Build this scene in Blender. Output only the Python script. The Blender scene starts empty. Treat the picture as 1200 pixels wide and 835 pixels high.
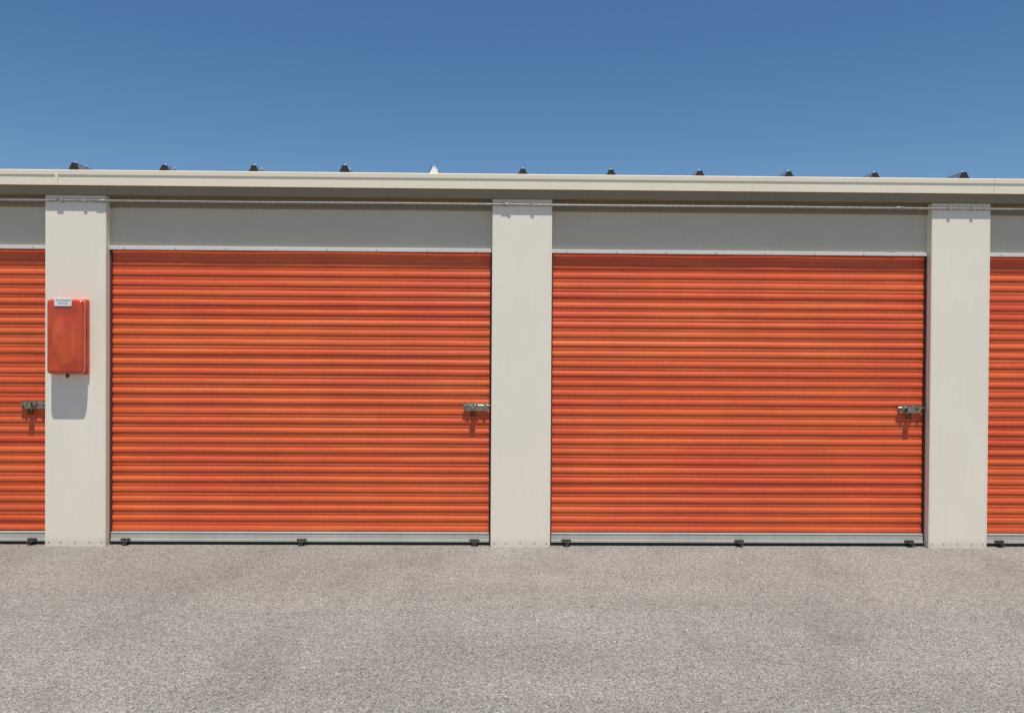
import bpy, bmesh, math, random
from mathutils import Vector, Matrix, noise
random.seed(7)
sc=bpy.context.scene
S=0.0066; F=1000.0; D=F*S; HOR=408.0
H=(641.5-HOR)*S
def Z(y): return H+(HOR-y)*S
def coll(o): sc.collection.objects.link(o)
# ---------------- materials
def newmat(name):
    m=bpy.data.materials.new(name); m.use_nodes=True
    nt=m.node_tree; b=nt.nodes['Principled BSDF']; return m,nt,b
def N(nt,t,**k):
    n=nt.nodes.new(t)
    for a,v in k.items():
        if a in n.inputs: n.inputs[a].default_value=v
        else: setattr(n,a,v)
    return n
def ramp(nt,src,stops):
    r=nt.nodes.new('ShaderNodeValToRGB'); cr=r.color_ramp
    while len(cr.elements)<len(stops): cr.elements.new(0.5)
    for e,(p,c) in zip(cr.elements,stops):
        e.position=p; e.color=(c[0],c[1],c[2],1) if not isinstance(c,(int,float)) else (c,c,c,1)
    nt.links.new(src,r.inputs[0]); return r
def mapped(nt,scale,rot=(0,0,0)):
    tc=nt.nodes.new('ShaderNodeTexCoord'); mp=nt.nodes.new('ShaderNodeMapping')
    mp.inputs['Scale'].default_value=scale; mp.inputs['Rotation'].default_value=rot
    nt.links.new(tc.outputs['Object'],mp.inputs[0]); return mp
def mix(nt,a,b,fac,mode='MIX'):
    m=nt.nodes.new('ShaderNodeMix'); m.data_type='RGBA'; m.blend_type=mode
    def put(sock,v):
        if hasattr(v,'is_output'): nt.links.new(v,sock)
        elif isinstance(v,(int,float)): sock.default_value=v
        else: sock.default_value=(v[0],v[1],v[2],1)
    put(m.inputs[0],fac); put(m.inputs[6],a); put(m.inputs[7],b)
    return m.outputs[2]
def noise_tex(nt,mp,scale,detail=4,rough=0.55):
    n=N(nt,'ShaderNodeTexNoise',Scale=scale,Detail=detail,Roughness=rough)
    nt.links.new(mp.outputs[0],n.inputs['Vector']); return n
def bump(nt,b,src,strength,dist):
    bp=N(nt,'ShaderNodeBump',Strength=strength,Distance=dist)
    nt.links.new(src,bp.inputs['Height']); nt.links.new(bp.outputs[0],b.inputs['Normal'])

def painted(name,col,var=0.12,rough=0.5,dirt=0.0,bumps=0.15):
    m,nt,b=newmat(name)
    n1=noise_tex(nt,mapped(nt,(1,1,1)),1.7,5)
    n2=noise_tex(nt,mapped(nt,(14,14,1.0)),3.0,4)
    n3=noise_tex(nt,mapped(nt,(1,1,1)),160,2)
    d=[c*(1-var) for c in col]
    c=mix(nt,d,col,ramp(nt,n1.outputs[0],[(0.3,0.0),(0.7,1.0)]).outputs[0])
    st=ramp(nt,n2.outputs[0],[(0.45,1.0),(0.8,1-var)]).outputs[0]
    c=mix(nt,c,st,0.7,'MULTIPLY')
    if dirt>0:
        tc=nt.nodes.new('ShaderNodeTexCoord'); sx=nt.nodes.new('ShaderNodeSeparateXYZ')
        nt.links.new(tc.outputs['Object'],sx.inputs[0])
        nn=noise_tex(nt,mapped(nt,(9,9,4)),3.0,5)
        ad=N(nt,'ShaderNodeMath',operation='MULTIPLY_ADD'); nt.links.new(nn.outputs[0],ad.inputs[0])
        ad.inputs[1].default_value=-0.06; nt.links.new(sx.outputs[2],ad.inputs[2])
        r=ramp(nt,ad.outputs[0],[(0.0,dirt),(0.05,0.0)]).outputs[0]
        c=mix(nt,c,(col[0]*.6,col[1]*.56,col[2]*.48),r)
    nt.links.new(c,b.inputs['Base Color']); b.inputs['Roughness'].default_value=rough
    bump(nt,b,n3.outputs[0],bumps,0.002)
    return m
def metal(name,col,rough,metallic=1.0):
    m,nt,b=newmat(name)
    n=noise_tex(nt,mapped(nt,(1,1,1)),40,4)
    c=mix(nt,[x*0.6 for x in col],col,ramp(nt,n.outputs[0],[(0.35,0.0),(0.65,1.0)]).outputs[0])
    nt.links.new(c,b.inputs['Base Color']); b.inputs['Metallic'].default_value=metallic
    b.inputs['Roughness'].default_value=rough; return m
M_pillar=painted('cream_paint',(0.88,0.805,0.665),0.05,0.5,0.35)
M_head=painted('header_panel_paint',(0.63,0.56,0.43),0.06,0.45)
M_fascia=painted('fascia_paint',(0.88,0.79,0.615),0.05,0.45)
M_fascia_shade=painted('fascia_painted_shade',(0.30,0.235,0.145),0.12,0.5)  # shade under the eave put into the colour, darker than the fascia
M_trim=painted('grey_trim',(0.66,0.65,0.64),0.1,0.4)
M_bar=painted('bottom_bar_aluminium',(0.52,0.50,0.45),0.2,0.45)
M_wall=painted('side_wall_metal',(0.70,0.67,0.60),0.08,0.5)
M_galv=metal('galvanised_steel',(0.62,0.63,0.64),0.38)
M_dark=painted('dark_rubber',(0.018,0.016,0.016),0.3,0.6)
M_iron=painted('rusty_iron',(0.075,0.055,0.04),0.4,0.6)
M_track=painted('dark_track',(0.10,0.035,0.03),0.3,0.6)
M_chrome=metal('zinc_latch',(0.50,0.45,0.36),0.3)
M_brass=metal('aged_padlock',(0.20,0.08,0.045),0.4)
M_roof=metal('galvalume_roof',(0.6,0.61,0.62),0.4,0.8)
M_label=painted('label_white',(0.8,0.8,0.8),0.05,0.5)
M_ink=painted('label_ink',(0.10,0.12,0.25),0.05,0.5)
M_conduit=metal('conduit_steel',(0.42,0.40,0.36),0.55,0.3)

# door paint
PITCH=0.0765
def doormat():
    m,nt,b=newmat('orange_door_paint')
    oi=nt.nodes.new('ShaderNodeObjectInfo')
    tc=nt.nodes.new('ShaderNodeTexCoord'); sx=nt.nodes.new('ShaderNodeSeparateXYZ')
    nt.links.new(tc.outputs['Object'],sx.inputs[0])
    dv=N(nt,'ShaderNodeMath',operation='DIVIDE'); nt.links.new(sx.outputs[2],dv.inputs[0]); dv.inputs[1].default_value=PITCH
    fl=N(nt,'ShaderNodeMath',operation='FLOOR'); nt.links.new(dv.outputs[0],fl.inputs[0])
    rd=N(nt,'ShaderNodeMath',operation='MULTIPLY'); nt.links.new(oi.outputs['Random'],rd.inputs[0]); rd.inputs[1].default_value=57.0
    ad=N(nt,'ShaderNodeMath',operation='ADD'); nt.links.new(fl.outputs[0],ad.inputs[0]); nt.links.new(rd.outputs[0],ad.inputs[1])
    wn=nt.nodes.new('ShaderNodeTexWhiteNoise'); wn.noise_dimensions='1D'; nt.links.new(ad.outputs[0],wn.inputs['W'])
    base=mix(nt,(0.66,0.080,0.019),(0.75,0.125,0.029),wn.outputs[0])
    mp=mapped(nt,(0.8,0.8,26)); 
    n1=noise_tex(nt,mp,1.3,5,0.6)
    base=mix(nt,base,(0.77,0.19,0.048),ramp(nt,n1.outputs[0],[(0.48,0.0),(0.75,0.8)]).outputs[0])
    n2=noise_tex(nt,mapped(nt,(1,1,1)),1.1,5)
    base=mix(nt,base,(0.66,0.070,0.032),ramp(nt,n2.outputs[0],[(0.45,0.0),(0.75,0.6)]).outputs[0])
    n3=noise_tex(nt,mapped(nt,(6,6,60)),3,3)
    base=mix(nt,base,(0.88,0.42,0.27),ramp(nt,n3.outputs[0],[(0.68,0.0),(0.77,0.7)]).outputs[0])
    n6=noise_tex(nt,mapped(nt,(1,1,0.45)),3.2,5,0.65)
    base=mix(nt,base,ramp(nt,n6.outputs[0],[(0.35,0.88),(0.6,1.0)]).outputs[0],0.8,'MULTIPLY')
    n7=noise_tex(nt,mapped(nt,(22,22,0.9)),2.0,4,0.6)
    base=mix(nt,base,ramp(nt,n7.outputs[0],[(0.60,1.0),(0.75,0.84)]).outputs[0],0.8,'MULTIPLY')
    nt.links.new(base,b.inputs['Base Color'])
    b.inputs['Roughness'].default_value=0.5
    n4=noise_tex(nt,mapped(nt,(1,1,1)),220,2); bump(nt,b,n4.outputs[0],0.12,0.001)
    return m
M_door=doormat()

# ---------------- mesh helpers
def empty(name,loc=(0,0,0)):
    e=bpy.data.objects.new(name,None); e.location=loc; coll(e); return e
def fin(name,bm,mat,parent=None,bevel=0,smooth=False,segs=2):
    bmesh.ops.recalc_face_normals(bm,faces=bm.faces)
    me=bpy.data.meshes.new(name); bm.to_mesh(me); bm.free()
    o=bpy.data.objects.new(name,me); coll(o)
    for mm in (mat if isinstance(mat,list) else [mat]): me.materials.append(mm)
    if smooth:
        for p in me.polygons: p.use_smooth=True
    if bevel:
        md=o.modifiers.new('bevel','BEVEL'); md.width=bevel; md.segments=segs; md.limit_method='ANGLE'
    if parent: o.parent=parent
    return o
def addbox(bm,x0,x1,y0,y1,z0,z1,mi=0):
    vs=[bm.verts.new((x,y,z)) for z in (z0,z1) for x,y in ((x0,y0),(x1,y0),(x1,y1),(x0,y1))]
    for f in ((0,1,2,3),(4,5,6,7),(0,1,5,4),(1,2,6,5),(2,3,7,6),(3,0,4,7)):
        bm.faces.new([vs[i] for i in f]).material_index=mi
def box(name,x0,x1,y0,y1,z0,z1,mat,parent=None,bevel=0.003):
    bm=bmesh.new(); addbox(bm,x0,x1,y0,y1,z0,z1); return fin(name,bm,mat,parent,bevel)
def addcyl(bm,p0,p1,r,seg=16,r2=None,mi=0):
    p0=Vector(p0);p1=Vector(p1); d=p1-p0
    q=d.to_track_quat('Z','Y').to_matrix().to_4x4()
    before=set(bm.faces)
    bmesh.ops.create_cone(bm,cap_ends=True,segments=seg,radius1=r,radius2=r if r2 is None else r2,depth=d.length,
        matrix=Matrix.Translation((p0+p1)/2)@q)
    for f in bm.faces:
        if f not in before:
            f.material_index=mi
            if len(f.verts)==4: f.smooth=True
def tube(bm,pts,r,seg=10):
    rings=[]
    for i,p in enumerate(pts):
        p=Vector(p); t=(Vector(pts[min(i+1,len(pts)-1)])-Vector(pts[max(i-1,0)])).normalized()
        q=t.to_track_quat('Z','Y')
        rings.append([bm.verts.new(p+q@Vector((r*math.cos(a),r*math.sin(a),0))) for a in [2*math.pi*k/seg for k in range(seg)]])
    for a,b2 in zip(rings,rings[1:]):
        for k in range(seg):
            f=bm.faces.new((a[k],a[(k+1)%seg],b2[(k+1)%seg],b2[k])); f.smooth=True
    bm.faces.new(rings[0]); bm.faces.new(rings[-1])

# ---------------- building
B=empty('storage_building')
SP=3.422; PW=0.462; P2=-0.158
I0,I1=-3,4
XL=P2+I0*SP; XR=P2+I1*SP+PW
ZT=Z(206)          # fascia top
ZF1=Z(223.5); ZF2=Z(234)
OH=0.053
REC=0.075; DREC=0.091
ZH=Z(293.5)        # lintel trim
for i in range(I0,I1+1):
    x=P2+i*SP
    box('pillar',x,x+PW,0,0.20,-0.05,ZF2+0.002,M_pillar,B,0.004)
    # slim folded edge beads on both pillar corners
    bm=bmesh.new()
    addbox(bm,x+0.010,x+0.013,-0.0022,-0.0002,0.01,ZF2-0.03)
    addbox(bm,x+PW-0.013,x+PW-0.010,-0.0022,-0.0002,0.01,ZF2-0.03)
    fin('pillar_edge_bead',bm,M_pillar,B)
    bm=bmesh.new()
    for sx_ in (0.03,0.12,0.23,0.34,PW-0.03):
        addcyl(bm,(x+sx_,-0.003,0.035),(x+sx_,0.002,0.035),0.005,8)
    fin('pillar_screws',bm,M_galv,B)
    bm=bmesh.new()
    zc=Z(240.3)
    addbox(bm,x+0.12,x+0.145,-0.028,-0.002,zc-0.012,zc+0.013)
    addbox(bm,x+0.30,x+0.325,-0.028,-0.002,zc-0.012,zc+0.013)
    fin('conduit_clamp',bm,M_conduit,B,0.002)
def door(x0,x1,seed):
    zb=0.020+0.082; zt=ZH+0.02
    # corrugated curtain
    prof=[(0.0,0.0),(0.025,0.0014),(0.05,0.0046),(0.08,0.0059),(0.13,0.0065),(0.22,0.0065),(0.33,0.0059),(0.40,0.0050),(0.45,0.0036),(0.50,0.0016),(0.55,0.0006),(0.66,0.0002),(0.70,0.0009),(0.74,0.0021),(0.78,0.0021),(0.82,0.0009),(0.86,0.0001),(0.95,0.0)]
    bm=bmesh.new(); rows=[]
    nx=40; k=0; z=zb
    while z<zt:
        amp=1+0.34*(random.random()-0.5); sh=random.uniform(-0.04,0.04)
        tilt=random.uniform(-0.0014,0.0014)
        for u,o in prof:
            zz=zb+(k+u+sh)*PITCH
            if k==0: zz=max(zz,zb+u*PITCH*0.9)
            if zz>zt: break
            row=[]
            for j in range(nx+1):
                xx=x0+(x1-x0)*j/nx
                w=0.0035*noise.noise(Vector((xx*1.2+seed*9,zz*1.4,seed)))+0.0010*noise.noise(Vector((xx*5,zz*9,seed)))+tilt*u
                row.append(bm.verts.new((xx,DREC-o*amp+w,zz+0.0018*noise.noise(Vector((xx*2,k*3.1,seed))))))
            rows.append(row)
        k+=1; z=zb+k*PITCH
    for a,b2 in zip(rows,rows[1:]):
        for j in range(nx):
            f=bm.faces.new((a[j],a[j+1],b2[j+1],b2[j])); f.smooth=True
    o=fin('roll_up_door',bm,M_door,B)
    for p in o.data.polygons: p.use_smooth=True
    # bottom bar
    bm=bmesh.new()
    addbox(bm,x0+0.012,x1-0.012,DREC-0.026,DREC+0.01,0.024,0.098)
    addbox(bm,x0+0.012,x1-0.012,DREC-0.034,DREC-0.0262,0.026,0.044)
    addbox(bm,x0+0.012,x1-0.012,DREC-0.029,DREC-0.0262,0.090,0.096)
    fin('door_bottom_bar',bm,M_bar,B,0.002)
    box('door_rubber_seal',x0+0.012,x1-0.012,DREC-0.02,DREC+0.005,-0.004,0.023,M_dark,B,0.003)
    # tracks
    for a,b2 in ((x0,x0+0.014),(x1-0.014,x1)):
        box('door_track',a+0.0005,b2,DREC-0.024,DREC+0.03,0.0,ZH,M_track,B,0.001)
    # lift handles / feet
    for q,fx in enumerate((0.13,(x1-x0)/2+0.01,(x1-x0)-0.125)):
        xx=x0+fx; y=DREC-0.034
        bm=bmesh.new()
        addbox(bm,xx-0.038,xx+0.038,y-0.004,y-0.0003,0.034,0.050)
        addbox(bm,xx-0.024,xx+0.030,y-0.034,y-0.0042,0.030,0.036)
        addcyl(bm,(xx-0.022,y-0.008,0.042),(xx-0.022,y-0.002,0.042),0.009,8)
        addcyl(bm,(xx+0.022,y-0.008,0.042),(xx+0.022,y-0.002,0.042),0.009,8)
        dd=random.uniform(-0.02,0.02)
        tube(bm,[(xx-0.012,y-0.012,0.044),(xx-0.010,y-0.034,0.040),(xx+dd,y-0.044,0.014),(xx+dd+0.012,y-0.046,0.010),(xx+0.018,y-0.030,0.038),(xx+0.018,y-0.010,0.044)],0.0038,8)
        fin('door_lift_handle',bm,M_iron,B,0.0015)
    latch(x1)
def latch(x1):
    xe=x1-0.006; zc=Z(478); y=DREC-0.010
    bm=bmesh.new()
    addbox(bm,xe-0.205,xe-0.02,y-0.006,y-0.001,zc-0.030,zc+0.032)       # back plate
    addbox(bm,xe-0.205,xe-0.198,y-0.022,y-0.006,zc-0.030,zc+0.032)
    for dx in (0.175,0.105,0.045):
        addbox(bm,xe-dx-0.011,xe-dx+0.011,y-0.032,y-0.0062,zc-0.006,zc+0.030)
    addcyl(bm,(xe-0.215,y-0.019,zc+0.013),(xe-0.001,y-0.019,zc+0.013),0.009,14)
    addbox(bm,xe-0.150,xe-0.120,y-0.046,y-0.0285,zc-0.020,zc+0.026)      # handle lug
    addcyl(bm,(xe-0.190,y-0.008,zc-0.018),(xe-0.190,y-0.003,zc-0.018),0.006,10)
    addcyl(bm,(xe-0.060,y-0.010,zc-0.018),(xe-0.060,y-0.003,zc-0.018),0.006,10)
    fin('slide_latch',bm,M_chrome,B,0.0015)
    bm=bmesh.new(); px=xe-0.135; pz=zc-0.014; yy=y-0.030
    pts=[(px+0.014*math.cos(a),yy,pz+0.016*math.sin(a)) for a in [math.pi*k/10 for k in range(11)]]
    pts=[(px+0.014,yy,pz-0.024)]+pts+[(px-0.014,yy,pz-0.024)]
    tube(bm,pts,0.0042,8)
    fin('padlock_shackle',bm,M_chrome,B)
    bm=bmesh.new(); addbox(bm,px-0.022,px+0.022,yy-0.010,yy+0.010,pz-0.060,pz-0.022)
    o=fin('padlock_body',bm,M_brass,B,0.006,segs=3)
for i in range(I0,I1):
    xa=P2+i*SP+PW; xb=P2+(i+1)*SP
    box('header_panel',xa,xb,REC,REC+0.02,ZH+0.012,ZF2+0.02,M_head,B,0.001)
    # lintel angle trim
    bm=bmesh.new()
    addbox(bm,xa+0.001,xb-0.001,REC-0.022,REC-0.002,ZH-0.012,ZH+0.012)
    fin('lintel_trim',bm,M_trim,B,0.002)
    # added dark strip: eave shadow at the header top, painted as colour
    box('header_shade_strip',xa+0.001,xb-0.001,REC-0.012,REC-0.001,Z(246),ZF2+0.001,M_fascia_shade,B,0.001)
    bm=bmesh.new()
    for k in range(8):
        xx=xa+0.12+k*(xb-xa-0.24)/7
        addcyl(bm,(xx,REC-0.026,ZH+0.001),(xx,REC-0.020,ZH+0.001),0.004,8)
    fin('lintel_screws',bm,M_galv,B)
    door(xa,xb,i+5)
# fascia / gutter : sections with joints
xs=[XL-0.12,-7.15,-3.463,3.72,7.4,11.0,XR+0.12]
for a,b2 in zip(xs,xs[1:]):
    g=0.0012
    bm=bmesh.new()
    # profile (y,z) extruded
    pr=[(-OH,ZF1),(-OH,ZT-0.048),(-OH-0.0005,ZT-0.042),(-OH-0.006,ZT-0.037),(-OH-0.007,ZT-0.004),(-OH-0.002,ZT),(0.04,ZT),(0.04,ZF1+0.003),(0.0,ZF1+0.002)]
    va=[bm.verts.new((a+g,y,z)) for y,z in pr]; vb=[bm.verts.new((b2-g,y,z)) for y,z in pr]
    n=len(pr)
    for k in range(n): bm.faces.new((va[k],va[(k+1)%n],vb[(k+1)%n],vb[k]))
    bm.faces.new(va); bm.faces.new(vb)
    fin('eave_fascia',bm,M_fascia,B,0.0012)
box('soffit_trim',XL-0.10,XR+0.10,-OH+0.022,0.19,ZF2+0.003,ZF1-0.0005,M_fascia_shade,B,0.002)  # lower fascia strip, its shading painted in as brown
# joint cover at left
box('fascia_joint_cover',-3.475,-3.452,-OH-0.0105,-OH+0.003,ZF1-0.002,ZT+0.002,M_fascia,B,0.001)
# conduit
bm=bmesh.new(); zc=Z(240.3)
pts=[]; xx=XL+0.1
while xx<XR-0.1:
    pts.append((xx,-0.014+0.001*noise.noise(Vector((xx*0.7,3,1))),zc+0.006*noise.noise(Vector((xx*0.5,0,1))))); xx+=0.3
tube(bm,pts,0.0095,12)
for cx_ in (-6.2,-3.15,-0.05,3.0,6.05,9.1):
    addcyl(bm,(cx_-0.035,-0.014,zc),(cx_+0.035,-0.014,zc),0.013,14)
fin('electrical_conduit',bm,M_conduit,B)
# roof
RD=9.0; SL=0.021
ZR=ZT-0.012
bm=bmesh.new()
v=[bm.verts.new(p) for p in ((XL-0.1,0.045,ZR),(XR+0.1,0.045,ZR),(XR+0.1,RD/2,ZR+SL*RD/2),(XL-0.1,RD/2,ZR+SL*RD/2),(XR+0.1,RD,ZR),(XL-0.1,RD,ZR))]
bm.faces.new((v[0],v[1],v[2],v[3])); bm.faces.new((v[3],v[2],v[4],v[5]))
fin('roof_sheet',bm,M_roof,B)
RS=0.6905; x=-0.614-RS*14
bm=bmesh.new(); bm2=bmesh.new(); bm3=bmesh.new(); k=0
while x<XR:
    if x>XL:
        w0,w1,h=0.058,0.016,0.078
        y0=0.03+random.uniform(-0.012,0.012); jx=random.uniform(-0.006,0.006); h+=random.uniform(-0.008,0.006)
        pr=[(-w0,0.0),(-w1*1.5,h*0.74),(-w1,h),(w1,h),(w1*1.5,h*0.74),(w0,0.0)]
        for (ya,za,yb,zb_) in ((y0,ZR,RD/2,ZR+SL*RD/2),(RD/2,ZR+SL*RD/2,RD,ZR)):
            A=[bm.verts.new((x+jx+px,ya,za+pz)) for px,pz in pr]; C=[bm.verts.new((x+jx+px,yb,zb_+pz)) for px,pz in pr]
            for q in range(5): bm.faces.new((A[q],A[q+1],C[q+1],C[q]))
        s=random.uniform(0.84,1.0); s2=random.uniform(-0.006,0.006)
        tgt=bm3 if (k%7==0) else bm2
        A=[tgt.verts.new((x+jx+px*s+(s2 if pz>0.02 else 0),y0-0.004,ZR+pz*0.97)) for px,pz in pr]
        C=[tgt.verts.new((x+jx+px*s*0.97,y0+0.05,ZR+pz*0.97)) for px,pz in pr]
        for q in range(6): tgt.faces.new((A[q],A[(q+1)%6],C[(q+1)%6],C[q]))
        tgt.faces.new(A); tgt.faces.new(C)
        addcyl(bm,(x+jx,y0+0.03,ZR+h),(x+jx,y0+0.03,ZR+h+0.012),0.007,8)
        addcyl(bm,(x+jx+0.02,y0+0.16,ZR+h),(x+jx+0.02,y0+0.16,ZR+h+0.010),0.006,8)
    x+=RS; k+=1
fin('roof_seams',bm,M_roof,B)
fin('seam_closures',bm2,M_dark,B)
fin('seam_closures_white',bm3,M_label,B)
# side & back walls
box('side_wall',XL-0.03,XL+0.0,0.205,RD-0.02,-0.05,ZT-0.02,M_wall,B)
box('side_wall',XR,XR+0.03,0.205,RD-0.02,-0.05,ZT-0.02,M_wall,B)
box('back_wall',XL-0.03,XR+0.03,RD-0.018,RD+0.01,-0.05,ZT-0.02,M_wall,B)
box('floor_slab',XL+0.001,XR-0.001,0.11,RD-0.03,-0.1,0.008,M_wall,B)

# ---------------- wall light box on left pillar
def lampbox():
    cx=-3.379; cz=Z(391)-0.046; w=0.284; h=0.575; d=0.112
    L=empty('warning_light_box',(0,0,0))
    m,nt,b=newmat('orange_lens')
    n=noise_tex(nt,mapped(nt,(1,1,1)),6,4)
    c=mix(nt,(0.62,0.062,0.010),(0.46,0.034,0.008),ramp(nt,n.outputs[0],[(0.4,0.0),(0.65,1.0)]).outputs[0]); nt.links.new(c,b.inputs['Base Color'])
    b.inputs['Roughness'].default_value=0.18; b.inputs['Subsurface Weight'].default_value=0.2; b.inputs['Subsurface Radius'].default_value=(0.03,0.008,0.002)
    b.inputs['Coat Weight'].default_value=0.8; b.inputs['Coat Roughness'].default_value=0.12
    m2,nt2,b2=newmat('amber_lens_panel')
    n=noise_tex(nt2,mapped(nt2,(1,1,0.6)),7,4)
    c=mix(nt2,(0.68,0.10,0.016),(0.54,0.050,0.010),ramp(nt2,n.outputs[0],[(0.4,0.0),(0.62,1.0)]).outputs[0]); nt2.links.new(c,b2.inputs['Base Color'])
    b2.inputs['Roughness'].default_value=0.2; b2.inputs['Coat Weight'].default_value=0.8; b2.inputs['Coat Roughness'].default_value=0.12
    bm=bmesh.new(); addbox(bm,cx-w/2,cx+w/2,-0.030,-0.0015,cz-h/2,cz+h/2)
    fin('back_plate',bm,m,L,0.012,segs=4)
    bm=bmesh.new(); addbox(bm,cx-w/2+0.006,cx+w/2-0.006,-d,-0.0285,cz-h/2+0.006,cz+h/2-0.006)
    o=fin('cover',bm,m,L,0.028,segs=6,smooth=False)
    # raised lens panel, only slightly proud
    bm=bmesh.new()
    rows=[]
    nu,nv=36,56
    for a in range(nv+1):
        row=[]
        for c_ in range(nu+1):
            u=-1+2*c_/nu; v_=-1+2*a/nv
            r=(abs(u)**2.6+abs(v_)**2.6)
            t=max(0,1-r); hgt=0.010*min(1,t*1.0)**0.9 if t>0 else 0
            row.append(bm.verts.new((cx+u*0.088,-d+0.0012-hgt,cz-0.02+v_*0.190)))
        rows.append(row)
    for a in range(nv):
        for c_ in range(nu):
            bm.faces.new((rows[a][c_],rows[a][c_+1],rows[a+1][c_+1],rows[a+1][c_]))
    fin('lens_panel',bm,m2,L,smooth=True)
    bm=bmesh.new(); addbox(bm,cx-0.072,cx+0.058,-d-0.006,-d-0.0008,cz+h/2-0.058,cz+h/2+0.006)
    fin('label_plate',bm,M_label,L,0.002)
    bm=bmesh.new()
    for r_,(a,b_) in enumerate(((-0.055,0.045),(-0.04,0.03))):
        zz=cz+h/2-0.014-r_*0.022; x=cx+a
        while x<cx+b_:
            ww=random.uniform(0.006,0.016); addbox(bm,x,x+ww,-d-0.0072,-d-0.0062,zz-0.003,zz+0.003); x+=ww+0.005
    fin('label_print',bm,M_ink,L)
    bm=bmesh.new()
    addcyl(bm,(cx,-0.06,cz-h/2-0.016),(cx,-0.06,cz-h/2+0.010),0.014,16); addcyl(bm,(cx,-0.06,cz-h/2-0.024),(cx,-0.06,cz-h/2-0.016),0.008,12)
    fin('bottom_key_lock',bm,M_iron,L,0.001)
lampbox()

# ---------------- ground
def groundmat():
    m,nt,b=newmat('worn_asphalt')
    mp=mapped(nt,(1,1,1))
    vo=N(nt,'ShaderNodeTexVoronoi',Scale=150.0); nt.links.new(mp.outputs[0],vo.inputs['Vector'])
    vs=nt.nodes.new('ShaderNodeSeparateColor'); nt.links.new(vo.outputs['Color'],vs.inputs[0])
    stones=ramp(nt,vs.outputs[0],[(0.0,(0.11,0.10,0.088)),(0.22,(0.25,0.232,0.205)),(0.7,(0.33,0.308,0.272)),(0.95,(0.41,0.385,0.345)),(1.0,(0.60,0.57,0.51))]).outputs[0]
    gaps=ramp(nt,vo.outputs['Distance'],[(0.35,1.0),(0.8,0.68)]).outputs[0]
    c=mix(nt,stones,gaps,1.0,'MULTIPLY')
    n1=noise_tex(nt,mp,0.55,6,0.6)
    c=mix(nt,c,ramp(nt,n1.outputs[0],[(0.32,0.90),(0.62,1.04)]).outputs[0],1.0,'MULTIPLY')
    # soft worn patches
    n2=noise_tex(nt,mapped(nt,(1.5,0.6,1),(0,0,math.radians(-42))),1.0,6,0.6)
    c=mix(nt,c,ramp(nt,n2.outputs[0],[(0.50,1.0),(0.72,0.78)]).outputs[0],0.9,'MULTIPLY')
    n5=noise_tex(nt,mapped(nt,(0.4,2.2,1),(0,0,math.radians(6))),1.0,5,0.6)
    c=mix(nt,c,ramp(nt,n5.outputs[0],[(0.38,0.92),(0.6,1.04)]).outputs[0],0.8,'MULTIPLY')
    n3=noise_tex(nt,mp,22,5,0.75)
    c=mix(nt,c,ramp(nt,n3.outputs[0],[(0.3,0.82),(0.7,1.12)]).outputs[0],0.8,'MULTIPLY')
    n4=noise_tex(nt,mp,2.3,3,0.5)
    c=mix(nt,c,(0.15,0.135,0.12),ramp(nt,n4.outputs[0],[(0.66,0.0),(0.78,0.35)]).outputs[0])
    nt.links.new(c,b.inputs['Base Color']); b.inputs['Roughness'].default_value=0.9
    b.inputs['Specular IOR Level'].default_value=0.25
    bump(nt,b,vo.outputs['Distance'],0.4,-0.002)
    return m
bm=bmesh.new(); 
v=[bm.verts.new(p) for p in ((-400,-400,0),(400,-400,0),(400,400,0),(-400,400,0))]; bm.faces.new(v)
fin('asphalt_ground',bm,groundmat())

# ---------------- light
sd=Vector((0.20,-1.0,3.35)).normalized()
el=math.asin(sd.z); az=math.atan2(sd.x,sd.y)
w=bpy.data.worlds.new('World'); sc.world=w; w.use_nodes=True; nt=w.node_tree
bg=nt.nodes['Background']; st=nt.nodes.new('ShaderNodeTexSky'); st.sky_type='NISHITA'; st.sun_disc=False
st.sun_elevation=el; st.sun_rotation=az; st.altitude=500; st.air_density=1.0; st.dust_density=0.6; st.ozone_density=3.0
hs=nt.nodes.new('ShaderNodeHueSaturation'); hs.inputs['Saturation'].default_value=1.2; hs.inputs['Value'].default_value=1.08
nt.links.new(st.outputs[0],hs.inputs['Color']); nt.links.new(hs.outputs[0],bg.inputs[0]); bg.inputs[1].default_value=0.088
sl=bpy.data.lights.new('sun','SUN'); sl.energy=5.0; sl.angle=math.radians(0.5); sl.color=(1.0,0.955,0.88)
so=bpy.data.objects.new('sun',sl); coll(so); so.rotation_euler=sd.to_track_quat('Z','Y').to_euler(); so.location=(3,-6,20)

# ---------------- camera
cd=bpy.data.cameras.new('camera'); cam=bpy.data.objects.new('camera',cd); coll(cam); sc.camera=cam
cd.sensor_width=36; cd.lens=36*F/1200; cd.clip_end=3000
yaw=math.radians(0.97); pitch=math.atan((417.5-HOR)/F); roll=math.radians(0.36)
R=Matrix.Rotation(-yaw,4,'Z')@Matrix.Rotation(math.pi/2-pitch,4,'X')@Matrix.Rotation(roll,4,'Z')
cam.matrix_world=Matrix.Translation((-D*math.tan(yaw),-D,H))@R
sc.view_settings.view_transform='Standard'; sc.view_settings.look='None'; sc.view_settings.exposure=0
